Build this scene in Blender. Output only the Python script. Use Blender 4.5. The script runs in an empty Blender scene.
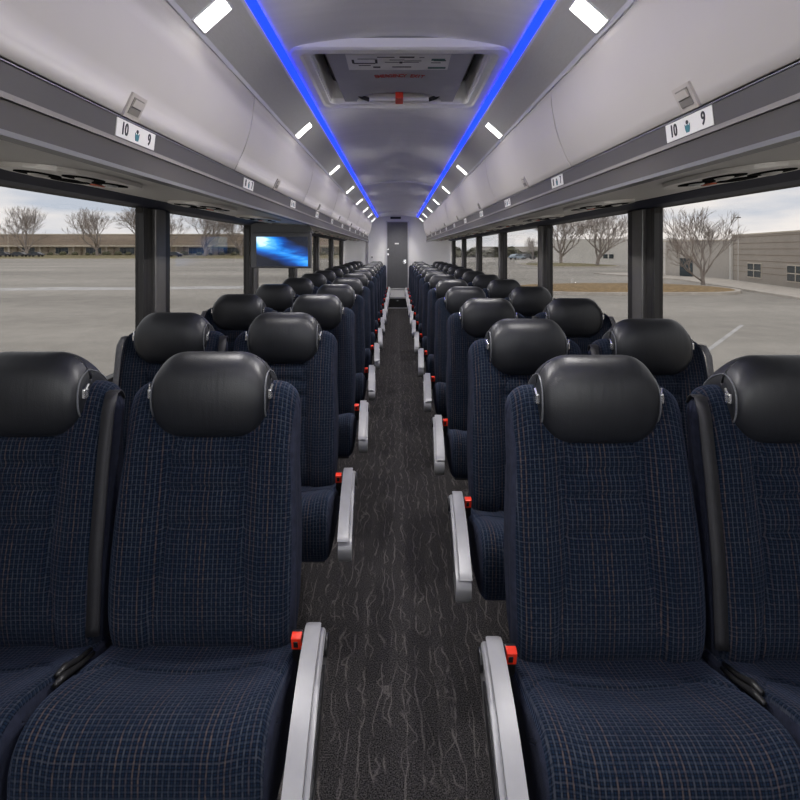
import bpy, bmesh, math, random
from mathutils import Vector, Matrix
PI = math.pi
EYE = 1.28
scene = bpy.context.scene
COL = scene.collection

# ------------------------------------------------------------------ camera
cam_d = bpy.data.cameras.new('camera'); cam = bpy.data.objects.new('camera', cam_d); COL.objects.link(cam)
cam.location = (-0.010, 0.0, EYE); cam.rotation_euler = (PI/2, 0, 0)
cam_d.sensor_width = 36; cam_d.lens = 536/800*36
cam_d.shift_x = 3/800; cam_d.shift_y = -150/800
cam_d.clip_start = 0.02; cam_d.clip_end = 2000
scene.camera = cam

# ------------------------------------------------------------------ world: pale overcast sky
W = bpy.data.worlds.new('sky'); scene.world = W; W.use_nodes = True
nt = W.node_tree; nt.nodes.clear()
def wn(t, **k):
    n = nt.nodes.new(t)
    for a, b in k.items(): setattr(n, a, b)
    return n
tc = wn('ShaderNodeTexCoord'); sep = wn('ShaderNodeSeparateXYZ'); nt.links.new(tc.outputs['Generated'], sep.inputs[0])
mp = wn('ShaderNodeMapping'); mp.inputs['Scale'].default_value = (1.6, 1.6, 9); nt.links.new(tc.outputs['Generated'], mp.inputs[0])
cl = wn('ShaderNodeTexNoise'); cl.inputs['Scale'].default_value = 2.2; cl.inputs['Detail'].default_value = 6; cl.inputs['Roughness'].default_value = .5
nt.links.new(mp.outputs[0], cl.inputs[0])
cr = wn('ShaderNodeValToRGB'); cr.color_ramp.elements[0].position = .38; cr.color_ramp.elements[0].color = (.55,.64,.78,1)
cr.color_ramp.elements[1].position = .62; cr.color_ramp.elements[1].color = (.96,.965,.975,1)
nt.links.new(cl.outputs[0], cr.inputs[0])
bg = wn('ShaderNodeBackground'); bg.inputs[1].default_value = 1.9; nt.links.new(cr.outputs[0], bg.inputs[0])
wo = wn('ShaderNodeOutputWorld'); nt.links.new(bg.outputs[0], wo.inputs[0])

sun_d = bpy.data.lights.new('sun', 'SUN'); sun_d.energy = 0.9; sun_d.angle = math.radians(40); sun_d.color = (1,.97,.92)
sun = bpy.data.objects.new('sun', sun_d); COL.objects.link(sun); sun.rotation_euler = (math.radians(35), math.radians(8), 0)

front_fill_d = bpy.data.lights.new('added front fill', 'AREA'); front_fill_d.shape = 'RECTANGLE'; front_fill_d.size = 2.1; front_fill_d.size_y = .9; front_fill_d.energy = 15; front_fill_d.color = (1, .97, .92)  # added unseen fill lamp behind the camera, lifts the dark rack undersides
front_fill = bpy.data.objects.new('added front fill', front_fill_d); COL.objects.link(front_fill); front_fill.location = (0, -2.12, 1.15); front_fill.rotation_euler = (math.radians(103), 0, 0)
SPOT_W = 5.6          # watts of each ceiling downlight
scene.view_settings.view_transform = 'Standard'; scene.view_settings.look = 'None'
scene.view_settings.gamma = 1; scene.view_settings.exposure = 0.36
scene.view_settings.use_curve_mapping = False

# ------------------------------------------------------------------ materials
def M(name, col, rough=.5, metal=0, noise=0, nscale=20, bump=0, bscale=200, spec=.5, coat=0, stretch=None, emit=None, es=0):
    m = bpy.data.materials.new(name); m.use_nodes = True
    t = m.node_tree; p = t.nodes['Principled BSDF']
    p.inputs['Base Color'].default_value = (*col, 1); p.inputs['Roughness'].default_value = rough
    p.inputs['Metallic'].default_value = metal; p.inputs['Specular IOR Level'].default_value = spec
    p.inputs['Coat Weight'].default_value = coat
    c = t.nodes.new('ShaderNodeTexCoord'); mpn = t.nodes.new('ShaderNodeMapping')
    t.links.new(c.outputs['Object'], mpn.inputs[0])
    if stretch: mpn.inputs['Scale'].default_value = stretch
    if noise:
        n = t.nodes.new('ShaderNodeTexNoise'); n.inputs['Scale'].default_value = nscale; n.inputs['Detail'].default_value = 5
        t.links.new(mpn.outputs[0], n.inputs[0])
        r = t.nodes.new('ShaderNodeValToRGB')
        r.color_ramp.elements[0].position = .3; r.color_ramp.elements[1].position = .7
        r.color_ramp.elements[0].color = (*[max(0, x*(1-noise)) for x in col], 1)
        r.color_ramp.elements[1].color = (*[min(1, x*(1+noise)) for x in col], 1)
        t.links.new(n.outputs[0], r.inputs[0]); t.links.new(r.outputs[0], p.inputs['Base Color'])
    if bump:
        n = t.nodes.new('ShaderNodeTexNoise'); n.inputs['Scale'].default_value = bscale; n.inputs['Detail'].default_value = 3
        t.links.new(mpn.outputs[0], n.inputs[0])
        b = t.nodes.new('ShaderNodeBump'); b.inputs['Strength'].default_value = bump; b.inputs['Distance'].default_value = .002
        t.links.new(n.outputs[0], b.inputs['Height']); t.links.new(b.outputs[0], p.inputs['Normal'])
    if emit:
        p.inputs['Emission Color'].default_value = (*emit, 1); p.inputs['Emission Strength'].default_value = es
    return m

def mnode(t, op, a, b=None, clamp=False):
    n = t.nodes.new('ShaderNodeMath'); n.operation = op; n.use_clamp = clamp
    for i, v in enumerate((a, b)):
        if v is None: continue
        if isinstance(v, (int, float)): n.inputs[i].default_value = v
        else: t.links.new(v, n.inputs[i])
    return n.outputs[0]
def mixc(t, f, a, b):
    n = t.nodes.new('ShaderNodeMix'); n.data_type = 'RGBA'
    if isinstance(f, (int, float)): n.inputs[0].default_value = f
    else: t.links.new(f, n.inputs[0])
    for i, v in ((6, a), (7, b)):
        if isinstance(v, tuple): n.inputs[i].default_value = (*v, 1)
        else: t.links.new(v, n.inputs[i])
    return n.outputs[2]

def fabric():
    m = bpy.data.materials.new('checked moquette'); m.use_nodes = True; t = m.node_tree; p = t.nodes['Principled BSDF']
    uv = t.nodes.new('ShaderNodeUVMap'); s = t.nodes.new('ShaderNodeSeparateXYZ'); t.links.new(uv.outputs[0], s.inputs[0])
    P = .0098
    wob = t.nodes.new('ShaderNodeTexNoise'); wob.inputs['Scale'].default_value = 25; t.links.new(uv.outputs[0], wob.inputs[0])
    wv = mnode(t, 'MULTIPLY', mnode(t, 'SUBTRACT', wob.outputs[0], .5), .25)
    u = mnode(t, 'ADD', mnode(t, 'DIVIDE', s.outputs[0], P), wv); v = mnode(t, 'ADD', mnode(t, 'DIVIDE', s.outputs[1], P), wv)
    def tri(x):   # 1 at cell border, 0 in the middle
        return mnode(t, 'MULTIPLY', mnode(t, 'ABSOLUTE', mnode(t, 'SUBTRACT', mnode(t, 'FRACT', x), .5)), 2)
    tu, tv = tri(u), tri(v)
    def sm(x, a, b):
        n = t.nodes.new('ShaderNodeMapRange'); n.interpolation_type = 'SMOOTHSTEP'
        t.links.new(x, n.inputs[0]); n.inputs[1].default_value = a; n.inputs[2].default_value = b; return n.outputs[0]
    lu, lv = sm(tu, .60, .86), sm(tv, .62, .88)          # light threads
    gap = mnode(t, 'MAXIMUM', sm(mnode(t,'ABSOLUTE', mnode(t,'SUBTRACT', tu, .42)), .18, .02), sm(mnode(t,'ABSOLUTE', mnode(t,'SUBTRACT', tv, .42)), .18, .02))
    def wn1(x, off, k=1):
        n = t.nodes.new('ShaderNodeTexWhiteNoise'); n.noise_dimensions = '1D'
        t.links.new(mnode(t, 'ADD', mnode(t, 'ROUND', mnode(t, 'MULTIPLY', x, k)), off), n.inputs['W']); return n.outputs[0]
    ru, rv = wn1(u, 3.3), wn1(v, 8.1)
    cell = t.nodes.new('ShaderNodeTexNoise'); cell.inputs['Scale'].default_value = 9; cell.inputs['Detail'].default_value = 2; t.links.new(uv.outputs[0], cell.inputs[0])
    base = mixc(t, cell.outputs[0], (.0028,.0078,.0185), (.0055,.0135,.030))
    base = mixc(t, mnode(t, 'MULTIPLY', gap, .85), base, (.0008,.001,.0025))
    warm = mixc(t, sm(ru, .88, .92), (.036,.039,.050), (.060,.044,.041))
    warm = mixc(t, sm(ru, .3, .25), warm, (.038,.032,.038))
    cool = mixc(t, sm(rv, .8, .9), (.021,.026,.039), (.036,.038,.049))
    br = sm(cell.outputs[0], .3, .6)
    fz = t.nodes.new('ShaderNodeTexNoise'); fz.inputs['Scale'].default_value = 130; fz.inputs['Detail'].default_value = 2; t.links.new(uv.outputs[0], fz.inputs[0])
    fzz = sm(fz.outputs[0], .34, .60)
    lu = mnode(t, 'MULTIPLY', lu, mnode(t, 'ADD', mnode(t, 'MULTIPLY', fzz, .75), .3)); lv = mnode(t, 'MULTIPLY', lv, mnode(t, 'ADD', mnode(t, 'MULTIPLY', fzz, .6), .3))
    c = mixc(t, mnode(t, 'MULTIPLY', lv, .8), base, cool)
    c = mixc(t, mnode(t, 'MULTIPLY', lu, mnode(t, 'ADD', mnode(t, 'MULTIPLY', br, .5), .45)), c, warm)
    t.links.new(c, p.inputs['Base Color'])
    p.inputs['Roughness'].default_value = .95; p.inputs['Specular IOR Level'].default_value = .12
    p.inputs['Sheen Weight'].default_value = .10; p.inputs['Sheen Roughness'].default_value = .5; p.inputs['Sheen Tint'].default_value = (.35,.45,.8,1)
    h = mnode(t, 'SUBTRACT', 1.0, mnode(t, 'MAXIMUM', tu, tv))
    b = t.nodes.new('ShaderNodeBump'); b.inputs['Strength'].default_value = .55; b.inputs['Distance'].default_value = .0015
    t.links.new(h, b.inputs['Height']); t.links.new(b.outputs[0], p.inputs['Normal'])
    return m

def carpet_mat():
    m = bpy.data.materials.new('aisle carpet'); m.use_nodes = True; t = m.node_tree; p = t.nodes['Principled BSDF']
    c = t.nodes.new('ShaderNodeTexCoord')
    sp = t.nodes.new('ShaderNodeTexNoise'); sp.inputs['Scale'].default_value = 260; sp.inputs['Detail'].default_value = 3; sp.inputs['Roughness'].default_value = .7
    t.links.new(c.outputs['Object'], sp.inputs[0])
    r = t.nodes.new('ShaderNodeValToRGB'); t.links.new(sp.outputs[0], r.inputs[0])
    e = r.color_ramp.elements; e[0].position = .40; e[0].color = (.004,.004,.0045,1); e[1].position = .70; e[1].color = (.080,.074,.075,1)
    s = t.nodes.new('ShaderNodeSeparateXYZ'); t.links.new(c.outputs['Object'], s.inputs[0])
    def lines(freq, amp, yscale, off, w):
        n = t.nodes.new('ShaderNodeTexNoise'); n.inputs['Scale'].default_value = 1; n.inputs['Detail'].default_value = 2.5
        mp_ = t.nodes.new('ShaderNodeMapping'); mp_.inputs['Scale'].default_value = (9, yscale, 1); mp_.inputs['Location'].default_value = (off, off, 0)
        t.links.new(c.outputs['Object'], mp_.inputs[0]); t.links.new(mp_.outputs[0], n.inputs[0])
        x = mnode(t, 'ADD', mnode(t, 'MULTIPLY', s.outputs[0], freq), mnode(t, 'MULTIPLY', n.outputs[0], amp))
        d = mnode(t, 'ABSOLUTE', mnode(t, 'SUBTRACT', mnode(t, 'FRACT', x), .5))
        mr = t.nodes.new('ShaderNodeMapRange'); mr.interpolation_type = 'SMOOTHSTEP'; t.links.new(d, mr.inputs[0])
        mr.inputs[1].default_value = w; mr.inputs[2].default_value = 0; return mr.outputs[0]
    l = mnode(t, 'MAXIMUM', lines(24, 2.2, 5, 0, .09), mnode(t, 'MULTIPLY', lines(17, 2.6, 8, 5, .06), .8))
    brk = t.nodes.new('ShaderNodeTexNoise'); brk.inputs['Scale'].default_value = 14; t.links.new(c.outputs['Object'], brk.inputs[0])
    bm_ = t.nodes.new('ShaderNodeMapRange'); t.links.new(brk.outputs[0], bm_.inputs[0]); bm_.inputs[1].default_value = .38; bm_.inputs[2].default_value = .56
    f = mnode(t, 'MULTIPLY', mnode(t, 'MULTIPLY', l, bm_.outputs[0]), mnode(t, 'ADD', mnode(t, 'MULTIPLY', sp.outputs[0], .9), .0), True)
    col = mixc(t, f, r.outputs[0], (.17,.155,.15))
    t.links.new(col, p.inputs['Base Color']); p.inputs['Roughness'].default_value = 1; p.inputs['Specular IOR Level'].default_value = .1
    b = t.nodes.new('ShaderNodeBump'); b.inputs['Strength'].default_value = .6; b.inputs['Distance'].default_value = .003
    t.links.new(sp.outputs[0], b.inputs['Height']); t.links.new(b.outputs[0], p.inputs['Normal'])
    return m

def leather_mat():
    m = M('black leather', (.010,.011,.014), rough=.43, noise=.15, nscale=9, spec=.55)
    t = m.node_tree; p = t.nodes['Principled BSDF']; c = t.nodes.new('ShaderNodeTexCoord')
    mp_ = t.nodes.new('ShaderNodeMapping'); mp_.inputs['Scale'].default_value = (55, 10, 7); t.links.new(c.outputs['Object'], mp_.inputs[0])
    n = t.nodes.new('ShaderNodeTexNoise'); n.inputs['Scale'].default_value = 1; n.inputs['Detail'].default_value = 2; t.links.new(mp_.outputs[0], n.inputs[0])
    v = t.nodes.new('ShaderNodeTexVoronoi'); v.inputs['Scale'].default_value = 420; t.links.new(c.outputs['Object'], v.inputs[0])
    b1 = t.nodes.new('ShaderNodeBump'); b1.inputs['Strength'].default_value = .22; b1.inputs['Distance'].default_value = .004; t.links.new(n.outputs[0], b1.inputs['Height'])
    b2 = t.nodes.new('ShaderNodeBump'); b2.inputs['Strength'].default_value = .25; b2.inputs['Distance'].default_value = .0006
    t.links.new(v.outputs[0], b2.inputs['Height']); t.links.new(b1.outputs[0], b2.inputs['Normal']); t.links.new(b2.outputs[0], p.inputs['Normal'])
    return m

def glass_mat():
    m = bpy.data.materials.new('window glass'); m.use_nodes = True; t = m.node_tree; t.nodes.clear()
    o = t.nodes.new('ShaderNodeOutputMaterial'); tr = t.nodes.new('ShaderNodeBsdfTransparent'); tr.inputs[0].default_value = (.635,.615,.595,1)
    g = t.nodes.new('ShaderNodeBsdfGlossy'); g.inputs['Roughness'].default_value = .02; g.inputs[0].default_value = (.8,.8,.8,1)
    fr = t.nodes.new('ShaderNodeLayerWeight'); fr.inputs[0].default_value = .5
    fc = mnode(t, 'ADD', mnode(t, 'MULTIPLY', mnode(t, 'POWER', fr.outputs['Facing'], 5), .3), .01)
    mx = t.nodes.new('ShaderNodeMixShader'); t.links.new(fc, mx.inputs[0]); t.links.new(tr.outputs[0], mx.inputs[1]); t.links.new(g.outputs[0], mx.inputs[2])
    t.links.new(mx.outputs[0], o.inputs[0]); return m

def screen_mat():
    m = bpy.data.materials.new('blue screen picture'); m.use_nodes = True; t = m.node_tree; p = t.nodes['Principled BSDF']
    c = t.nodes.new('ShaderNodeTexCoord')
    mp_ = t.nodes.new('ShaderNodeMapping'); mp_.inputs['Rotation'].default_value = (0, math.radians(-38), 0); mp_.inputs['Scale'].default_value = (1.6, 1, 8)
    # picture axes: object x across, object z up
    t.links.new(c.outputs['Object'], mp_.inputs[0])
    n = t.nodes.new('ShaderNodeTexNoise'); n.inputs['Scale'].default_value = 2.2; n.inputs['Detail'].default_value = 5; n.inputs['Distortion'].default_value = .8
    t.links.new(mp_.outputs[0], n.inputs[0])
    s = t.nodes.new('ShaderNodeSeparateXYZ'); t.links.new(c.outputs['Object'], s.inputs[0])
    x = mnode(t, 'DIVIDE', s.outputs[0], .2); z = mnode(t, 'DIVIDE', s.outputs[2], .115)
    d = mnode(t, 'ABSOLUTE', mnode(t, 'ADD', mnode(t, 'ADD', mnode(t,'MULTIPLY', x, .75), z), -.05))
    band = mnode(t, 'SUBTRACT', 1.05, d, True)
    val = mnode(t, 'MULTIPLY', band, mnode(t, 'ADD', mnode(t, 'MULTIPLY', n.outputs[0], 1.5), -.15), True)
    dx = mnode(t,'ADD', x, .75); dz = mnode(t,'ADD', z, -.75)
    gl = mnode(t, 'SUBTRACT', 1, mnode(t, 'SQRT', mnode(t, 'ADD', mnode(t,'MULTIPLY',dx,dx), mnode(t,'MULTIPLY',dz,dz))), True)
    val = mnode(t, 'ADD', val, mnode(t,'MULTIPLY', gl, .6), True)
    r = t.nodes.new('ShaderNodeValToRGB'); t.links.new(val, r.inputs[0]); e = r.color_ramp.elements
    e[0].position = .04; e[0].color = (.002,.004,.012,1); e[1].position = 1; e[1].color = (.6,.85,1,1)
    for q, cc in ((.35,(.0,.05,.28,1)), (.62,(.01,.22,.75,1)), (.82,(.10,.45,.9,1))):
        k = r.color_ramp.elements.new(q); k.color = cc
    p.inputs['Base Color'].default_value = (.005,.005,.006,1); p.inputs['Roughness'].default_value = .2
    t.links.new(r.outputs[0], p.inputs['Emission Color']); p.inputs['Emission Strength'].default_value = 1.1
    return m

def ground_mat():
    m = bpy.data.materials.new('worn asphalt'); m.use_nodes = True; t = m.node_tree; p = t.nodes['Principled BSDF']
    c = t.nodes.new('ShaderNodeTexCoord')
    def nz(sc, scale, det):
        mp_ = t.nodes.new('ShaderNodeMapping'); mp_.inputs['Scale'].default_value = sc; t.links.new(c.outputs['Object'], mp_.inputs[0])
        n = t.nodes.new('ShaderNodeTexNoise'); n.inputs['Scale'].default_value = scale; n.inputs['Detail'].default_value = det; t.links.new(mp_.outputs[0], n.inputs[0]); return n.outputs[0]
    a = nz((.25, 1, 1), .12, 6); b = nz((1, 1, 1), 1.3, 5)
    f = mnode(t, 'ADD', mnode(t, 'MULTIPLY', a, .7), mnode(t, 'MULTIPLY', b, .3))
    r = t.nodes.new('ShaderNodeValToRGB'); t.links.new(f, r.inputs[0]); e = r.color_ramp.elements
    e[0].position = .36; e[0].color = (.255,.238,.212,1); e[1].position = .64; e[1].color = (.405,.38,.34,1)
    t.links.new(r.outputs[0], p.inputs['Base Color']); p.inputs['Roughness'].default_value = .85; p.inputs['Specular IOR Level'].default_value = .3
    return m

def ribbed_mat():
    m = M('ribbed silver panel', (.86,.83,.78), rough=.5, metal=0)
    t = m.node_tree; p = t.nodes['Principled BSDF']; c = t.nodes.new('ShaderNodeTexCoord'); s = t.nodes.new('ShaderNodeSeparateXYZ')
    t.links.new(c.outputs['Object'], s.inputs[0])
    w = mnode(t, 'SINE', mnode(t, 'MULTIPLY', s.outputs[0], 2*PI/.012))
    b = t.nodes.new('ShaderNodeBump'); b.inputs['Strength'].default_value = .5; b.inputs['Distance'].default_value = .002
    t.links.new(w, b.inputs['Height']); t.links.new(b.outputs[0], p.inputs['Normal']); return m

FAB = fabric(); GUS = M('navy side gusset', (.016,.019,.034), rough=.9, noise=.25, nscale=60, bump=.4, bscale=300, spec=.15)
LEA = leather_mat(); CARPET = carpet_mat(); GLASS = glass_mat()
STITCH = M('grey stitching cord', (.10,.105,.115), rough=.5, noise=.2, nscale=200)
SHELL = M('charcoal seat shell', (.02,.021,.025), rough=.55, noise=.15)
CHROME = M('chrome fitting', (.85,.85,.85), rough=.18, metal=.9, noise=.05)
SILVER = M('silver armrest coating', (.25,.25,.26), rough=.42, metal=.25, noise=.04, nscale=40, bump=.05, bscale=900)
SILVER2 = M('silver arm casting', (.22,.22,.23), rough=.42, metal=.25, noise=.05)
BLACKP = M('black plastic', (.012,.012,.013), rough=.35, noise=.1)
RED = M('red release button', (.75,.035,.012), rough=.35, noise=.06)
REDT = M('red print', (.5,.045,.035), rough=.5, noise=.06)
STRAP = M('grey webbing', (.11,.11,.118), rough=.7, noise=.15, nscale=80, bump=.3, bscale=500)
BSTRAP = M('black webbing', (.012,.012,.015), rough=.6, noise=.2, nscale=80, bump=.3, bscale=500)
STEEL = M('painted steel', (.06,.062,.07), rough=.45, metal=.3, noise=.1)
BIN = M('warm white bin laminate', (.58,.55,.53), rough=.5, noise=.02, nscale=3, spec=.32)
CEIL = M('pale ceiling panel', (.94,.93,.91), rough=.5, noise=.03, nscale=3, stretch=(.6,6,1))
WALLM = M('off white wall panel', (.82,.81,.80), rough=.5, noise=.03, nscale=4)
FASU = M('grey rail upper', (.075,.070,.070), rough=.55, metal=0, noise=.04, nscale=8)
FASL = M('dark grey rail lower', (.052,.047,.042), rough=.6, metal=0, noise=.04, nscale=8)
ALU = M('brushed aluminium strip', (.56,.55,.54), rough=.38, metal=.25, noise=.05, nscale=30, stretch=(20,1,20))
LIP = M('bright aluminium lip', (.60,.60,.62), rough=.35, metal=.3, noise=.04)
DARKGAP = M('dark gap seal', (.012,.011,.01), rough=.7, noise=.1)
NAVY = M('navy valance', (.022,.026,.055), rough=.6, noise=.1, nscale=30)
RIB = ribbed_mat()
PILG = M('grey pillar cover', (.14,.135,.132), rough=.35, metal=.3, noise=.08)
PILB = M('black window rubber', (.014,.013,.013), rough=.45, noise=.1)
SIDEW = M('dark side lining', (.03,.03,.033), rough=.7, noise=.15)
DOORM = M('dark grey door leaf', (.10,.10,.105), rough=.45, noise=.05)
BLUE = M('blue cove lens', (.0,.02,.2), rough=.5, noise=.02, emit=(.004,.020,1.0), es=3.3)
LAMP = M('lit lamp lens', (.9,.9,.9), rough=.4, noise=.01, emit=(1,.97,.93), es=4.5)
WHITE = M('white label stock', (.78,.77,.74), rough=.5, noise=.03)
INK = M('black ink', (.02,.02,.022), rough=.5, noise=.05)
TEAL = M('teal ink', (.03,.17,.21), rough=.5, noise=.05)
GREENI = M('green ink', (.03,.12,.09), rough=.5, noise=.05)
LATCH = M('beige latch plastic', (.50,.465,.43), rough=.4, noise=.05)
VENT = M('matt vent opening', (.008,.008,.008), rough=1, noise=.1, spec=.02)
RECESS = M('grey latch recess', (.22,.205,.19), rough=.5, noise=.05)
PSU = M('silver service panel', (.72,.69,.65), rough=.35, metal=.15, noise=.05)
CLEAR = M('clear lamp lens', (.6,.6,.58), rough=.12, metal=.2, noise=.05, coat=.5)
ORANGE = M('orange indicator', (.7,.14,.06), rough=.4, noise=.05)
BEZEL = M('grey monitor bezel', (.085,.085,.09), rough=.35, noise=.05)
SCREEN = screen_mat()
GROUND = ground_mat()
PALE = M('pale worn paint', (.46,.45,.44), rough=.8, noise=.25, nscale=1.5)
GRASS = M('dormant grass', (.22,.19,.10), rough=1, noise=.4, nscale=3)
MULCH = M('brown mulch', (.27,.185,.09), rough=1, noise=.4, nscale=4)
KERB = M('concrete kerb', (.50,.46,.41), rough=.9, noise=.15, nscale=2)
BARK = M('bare bark', (.30,.26,.235), rough=.9, noise=.3, nscale=6)
BRICKT = M('tan block wall', (.42,.36,.275), rough=.9, noise=.1, nscale=.6)
ROOFT = M('brown shingle roof', (.27,.215,.165), rough=.9, noise=.15, nscale=.8, stretch=(.3,1,3))
CREAM = M('cream trim', (.60,.54,.45), rough=.8, noise=.08, nscale=1)
PANEL = M('beige wall cladding', (.40,.36,.315), rough=.85, noise=.06, nscale=.7)
PANEL2 = M('light beige wall', (.47,.44,.40), rough=.85, noise=.05, nscale=.7)
WHITEB = M('white warehouse wall', (.68,.66,.62), rough=.85, noise=.05, nscale=.4)
DKGLASS = M('dark window glazing', (.03,.045,.055), rough=.15, noise=.3, nscale=.6)
CARD = M('dark car paint', (.03,.035,.05), rough=.3, coat=.5, noise=.1)
CARB = M('pale blue car paint', (.30,.38,.46), rough=.3, coat=.5, noise=.1)
TYRE = M('tyre rubber', (.02,.02,.02), rough=.9, noise=.1)
HEDGE = M('dull green foliage', (.10,.10,.06), rough=1, noise=.4, nscale=2)

# ------------------------------------------------------------------ helpers
def mesh_obj(name, verts, faces, mats, parent=None, smooth=False, uvs=None, fm=None):
    me = bpy.data.meshes.new(name); me.from_pydata(verts, [], faces)
    for m in (mats if isinstance(mats, (list, tuple)) else [mats]): me.materials.append(m)
    if fm:
        for p, k in zip(me.polygons, fm): p.material_index = k
    if smooth:
        for p in me.polygons: p.use_smooth = True
    if uvs:
        l = me.uv_layers.new(name='UVMap')
        for p in me.polygons:
            for li in p.loop_indices: l.data[li].uv = uvs[me.loops[li].vertex_index]
    me.update()
    o = bpy.data.objects.new(name, me); COL.objects.link(o)
    if parent: o.parent = parent
    return o

def bm_obj(name, bm, mats, parent=None, smooth=False):
    bmesh.ops.recalc_face_normals(bm, faces=bm.faces)
    me = bpy.data.meshes.new(name); bm.to_mesh(me); bm.free()
    for m in (mats if isinstance(mats, (list, tuple)) else [mats]): me.materials.append(m)
    if smooth:
        for p in me.polygons: p.use_smooth = True
    o = bpy.data.objects.new(name, me); COL.objects.link(o)
    if parent: o.parent = parent
    return o

def box(bm, x0, x1, y0, y1, z0, z1, bev=0, mi=0):
    n0 = set(bm.faces)
    r = bmesh.ops.create_cube(bm, size=1)
    for v in r['verts']:
        v.co = Vector((x0+(v.co.x+.5)*(x1-x0), y0+(v.co.y+.5)*(y1-y0), z0+(v.co.z+.5)*(z1-z0)))
    if bev:
        es = list({e for v in r['verts'] for e in v.link_edges})
        bmesh.ops.bevel(bm, geom=es, offset=bev, segments=2, affect='EDGES', profile=.6)
    for f in bm.faces:
        if f not in n0: f.material_index = mi

def bx(name, dims, m, parent=None, bev=0):
    bm = bmesh.new(); box(bm, *dims, bev=bev); return bm_obj(name, bm, m, parent)

def prism(bm, prof, a0, a1, axis='y', mi=0):
    """closed profile extruded; axis y: prof=(x,z); axis x: prof=(y,z)"""
    def P(p, a): return (p[0], a, p[1]) if axis == 'y' else (a, p[0], p[1])
    A = [bm.verts.new(P(p, a0)) for p in prof]; B = [bm.verts.new(P(p, a1)) for p in prof]
    n = len(prof); fs = [bm.faces.new(A), bm.faces.new(B[::-1])]
    for i in range(n): fs.append(bm.faces.new((A[i], B[i], B[(i+1) % n], A[(i+1) % n])))
    for f in fs: f.material_index = mi

def tube(bm, pts, r, seg=8, cap=True, mi=0, closed=False):
    pts = [Vector(p) for p in pts]; n = len(pts); rings = []
    rr = r if isinstance(r, (list, tuple)) else [r]*n
    ref = None
    for i, p in enumerate(pts):
        if closed: d = pts[(i+1) % n]-pts[i-1]
        else: d = (pts[min(i+1, n-1)]-pts[max(i-1, 0)])
        d.normalize()
        if ref is None: ref = d.orthogonal().normalized()
        a = (ref-d*ref.dot(d));  a = a.normalized() if a.length > 1e-5 else d.orthogonal().normalized()
        ref = a; b = d.cross(a)
        rings.append([bm.verts.new(p+(a*math.cos(2*PI*k/seg)+b*math.sin(2*PI*k/seg))*rr[i]) for k in range(seg)])
    for i in range(n if closed else n-1):
        A, B = rings[i], rings[(i+1) % n]
        for k in range(seg):
            f = bm.faces.new((A[k], A[(k+1) % seg], B[(k+1) % seg], B[k])); f.material_index = mi
    if cap and not closed:
        bm.faces.new(rings[0][::-1]).material_index = mi; bm.faces.new(rings[-1]).material_index = mi

def tag(o, label, cat, group=None, kind=None):
    o['label'] = label; o['category'] = cat
    if group: o['group'] = group
    if kind: o['kind'] = kind
    return o
def struct(o): o['kind'] = 'structure'; return o
def empty(name, loc, rz=0):
    o = bpy.data.objects.new(name, None); COL.objects.link(o); o.location = loc; o.rotation_euler = (0, 0, rz); o.empty_display_size = .1; return o
def copy_tree(o, parent=None):
    c = o.copy(); COL.objects.link(c)
    if parent: c.parent = parent
    for ch in list(o.children): copy_tree(ch, c)
    return c
ORD = ['nearest','second','third','fourth','fifth','sixth','seventh','eighth','ninth','tenth','eleventh','twelfth','rearmost']
def H(h): return EYE+h

# ------------------------------------------------------------------ bus shell
Y0, YR = -2.2, 12.2
struct(bx('floor', (-1.22, 1.22, Y0, YR, -.06, 0), CARPET))
# ceiling: shallow arched panel
nx = 16; vs = []; fs = []
ys = [Y0+i*(YR-Y0)/60 for i in range(61)]
def ceil_h(x): return .735+.055*(1-(x/.47)**2)
HX, HY0, HY1 = .345, 2.06, 2.76
def strip_ceiling(name, y0, y1, x0=-.47, x1=.47, n=16):
    prof = []
    for i in range(n+1):
        x = x0+(x1-x0)*i/n; prof.append((x, H(ceil_h(x))))
    top = [(x, z+.02) for x, z in prof][::-1]
    bm = bmesh.new(); prism(bm, prof+top, y0, y1); return bm
bm = strip_ceiling('c', Y0, HY0)
for a in ((HY1, YR, -.47, .47, 16), (HY0, HY1, -.47, -HX, 4), (HY0, HY1, HX, .47, 4)):
    b2 = strip_ceiling('c', *a); me = bpy.data.meshes.new('tmp'); b2.to_mesh(me); b2.free(); bm.from_mesh(me)
struct(bm_obj('ceiling', bm, CEIL, smooth=False))
struct(bx('trim_1', (-1.3, 1.3, Y0, YR+.1, H(.90), H(.95)), SIDEW))           # outer roof skin
bm = bmesh.new()
for y in (6.2, 10.8):                                                   # low cross joints of the ceiling panels
    prof = [(x*.0265, H(ceil_h(x*.0265))-.004-(.02 if y > 10 else 0)) for x in range(-15, 16)]
    prism(bm, prof+[(x, z+.012) for x, z in prof][::-1], y-.012, y+.012)
struct(bm_obj('trim_2', bm, CEIL))

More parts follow.
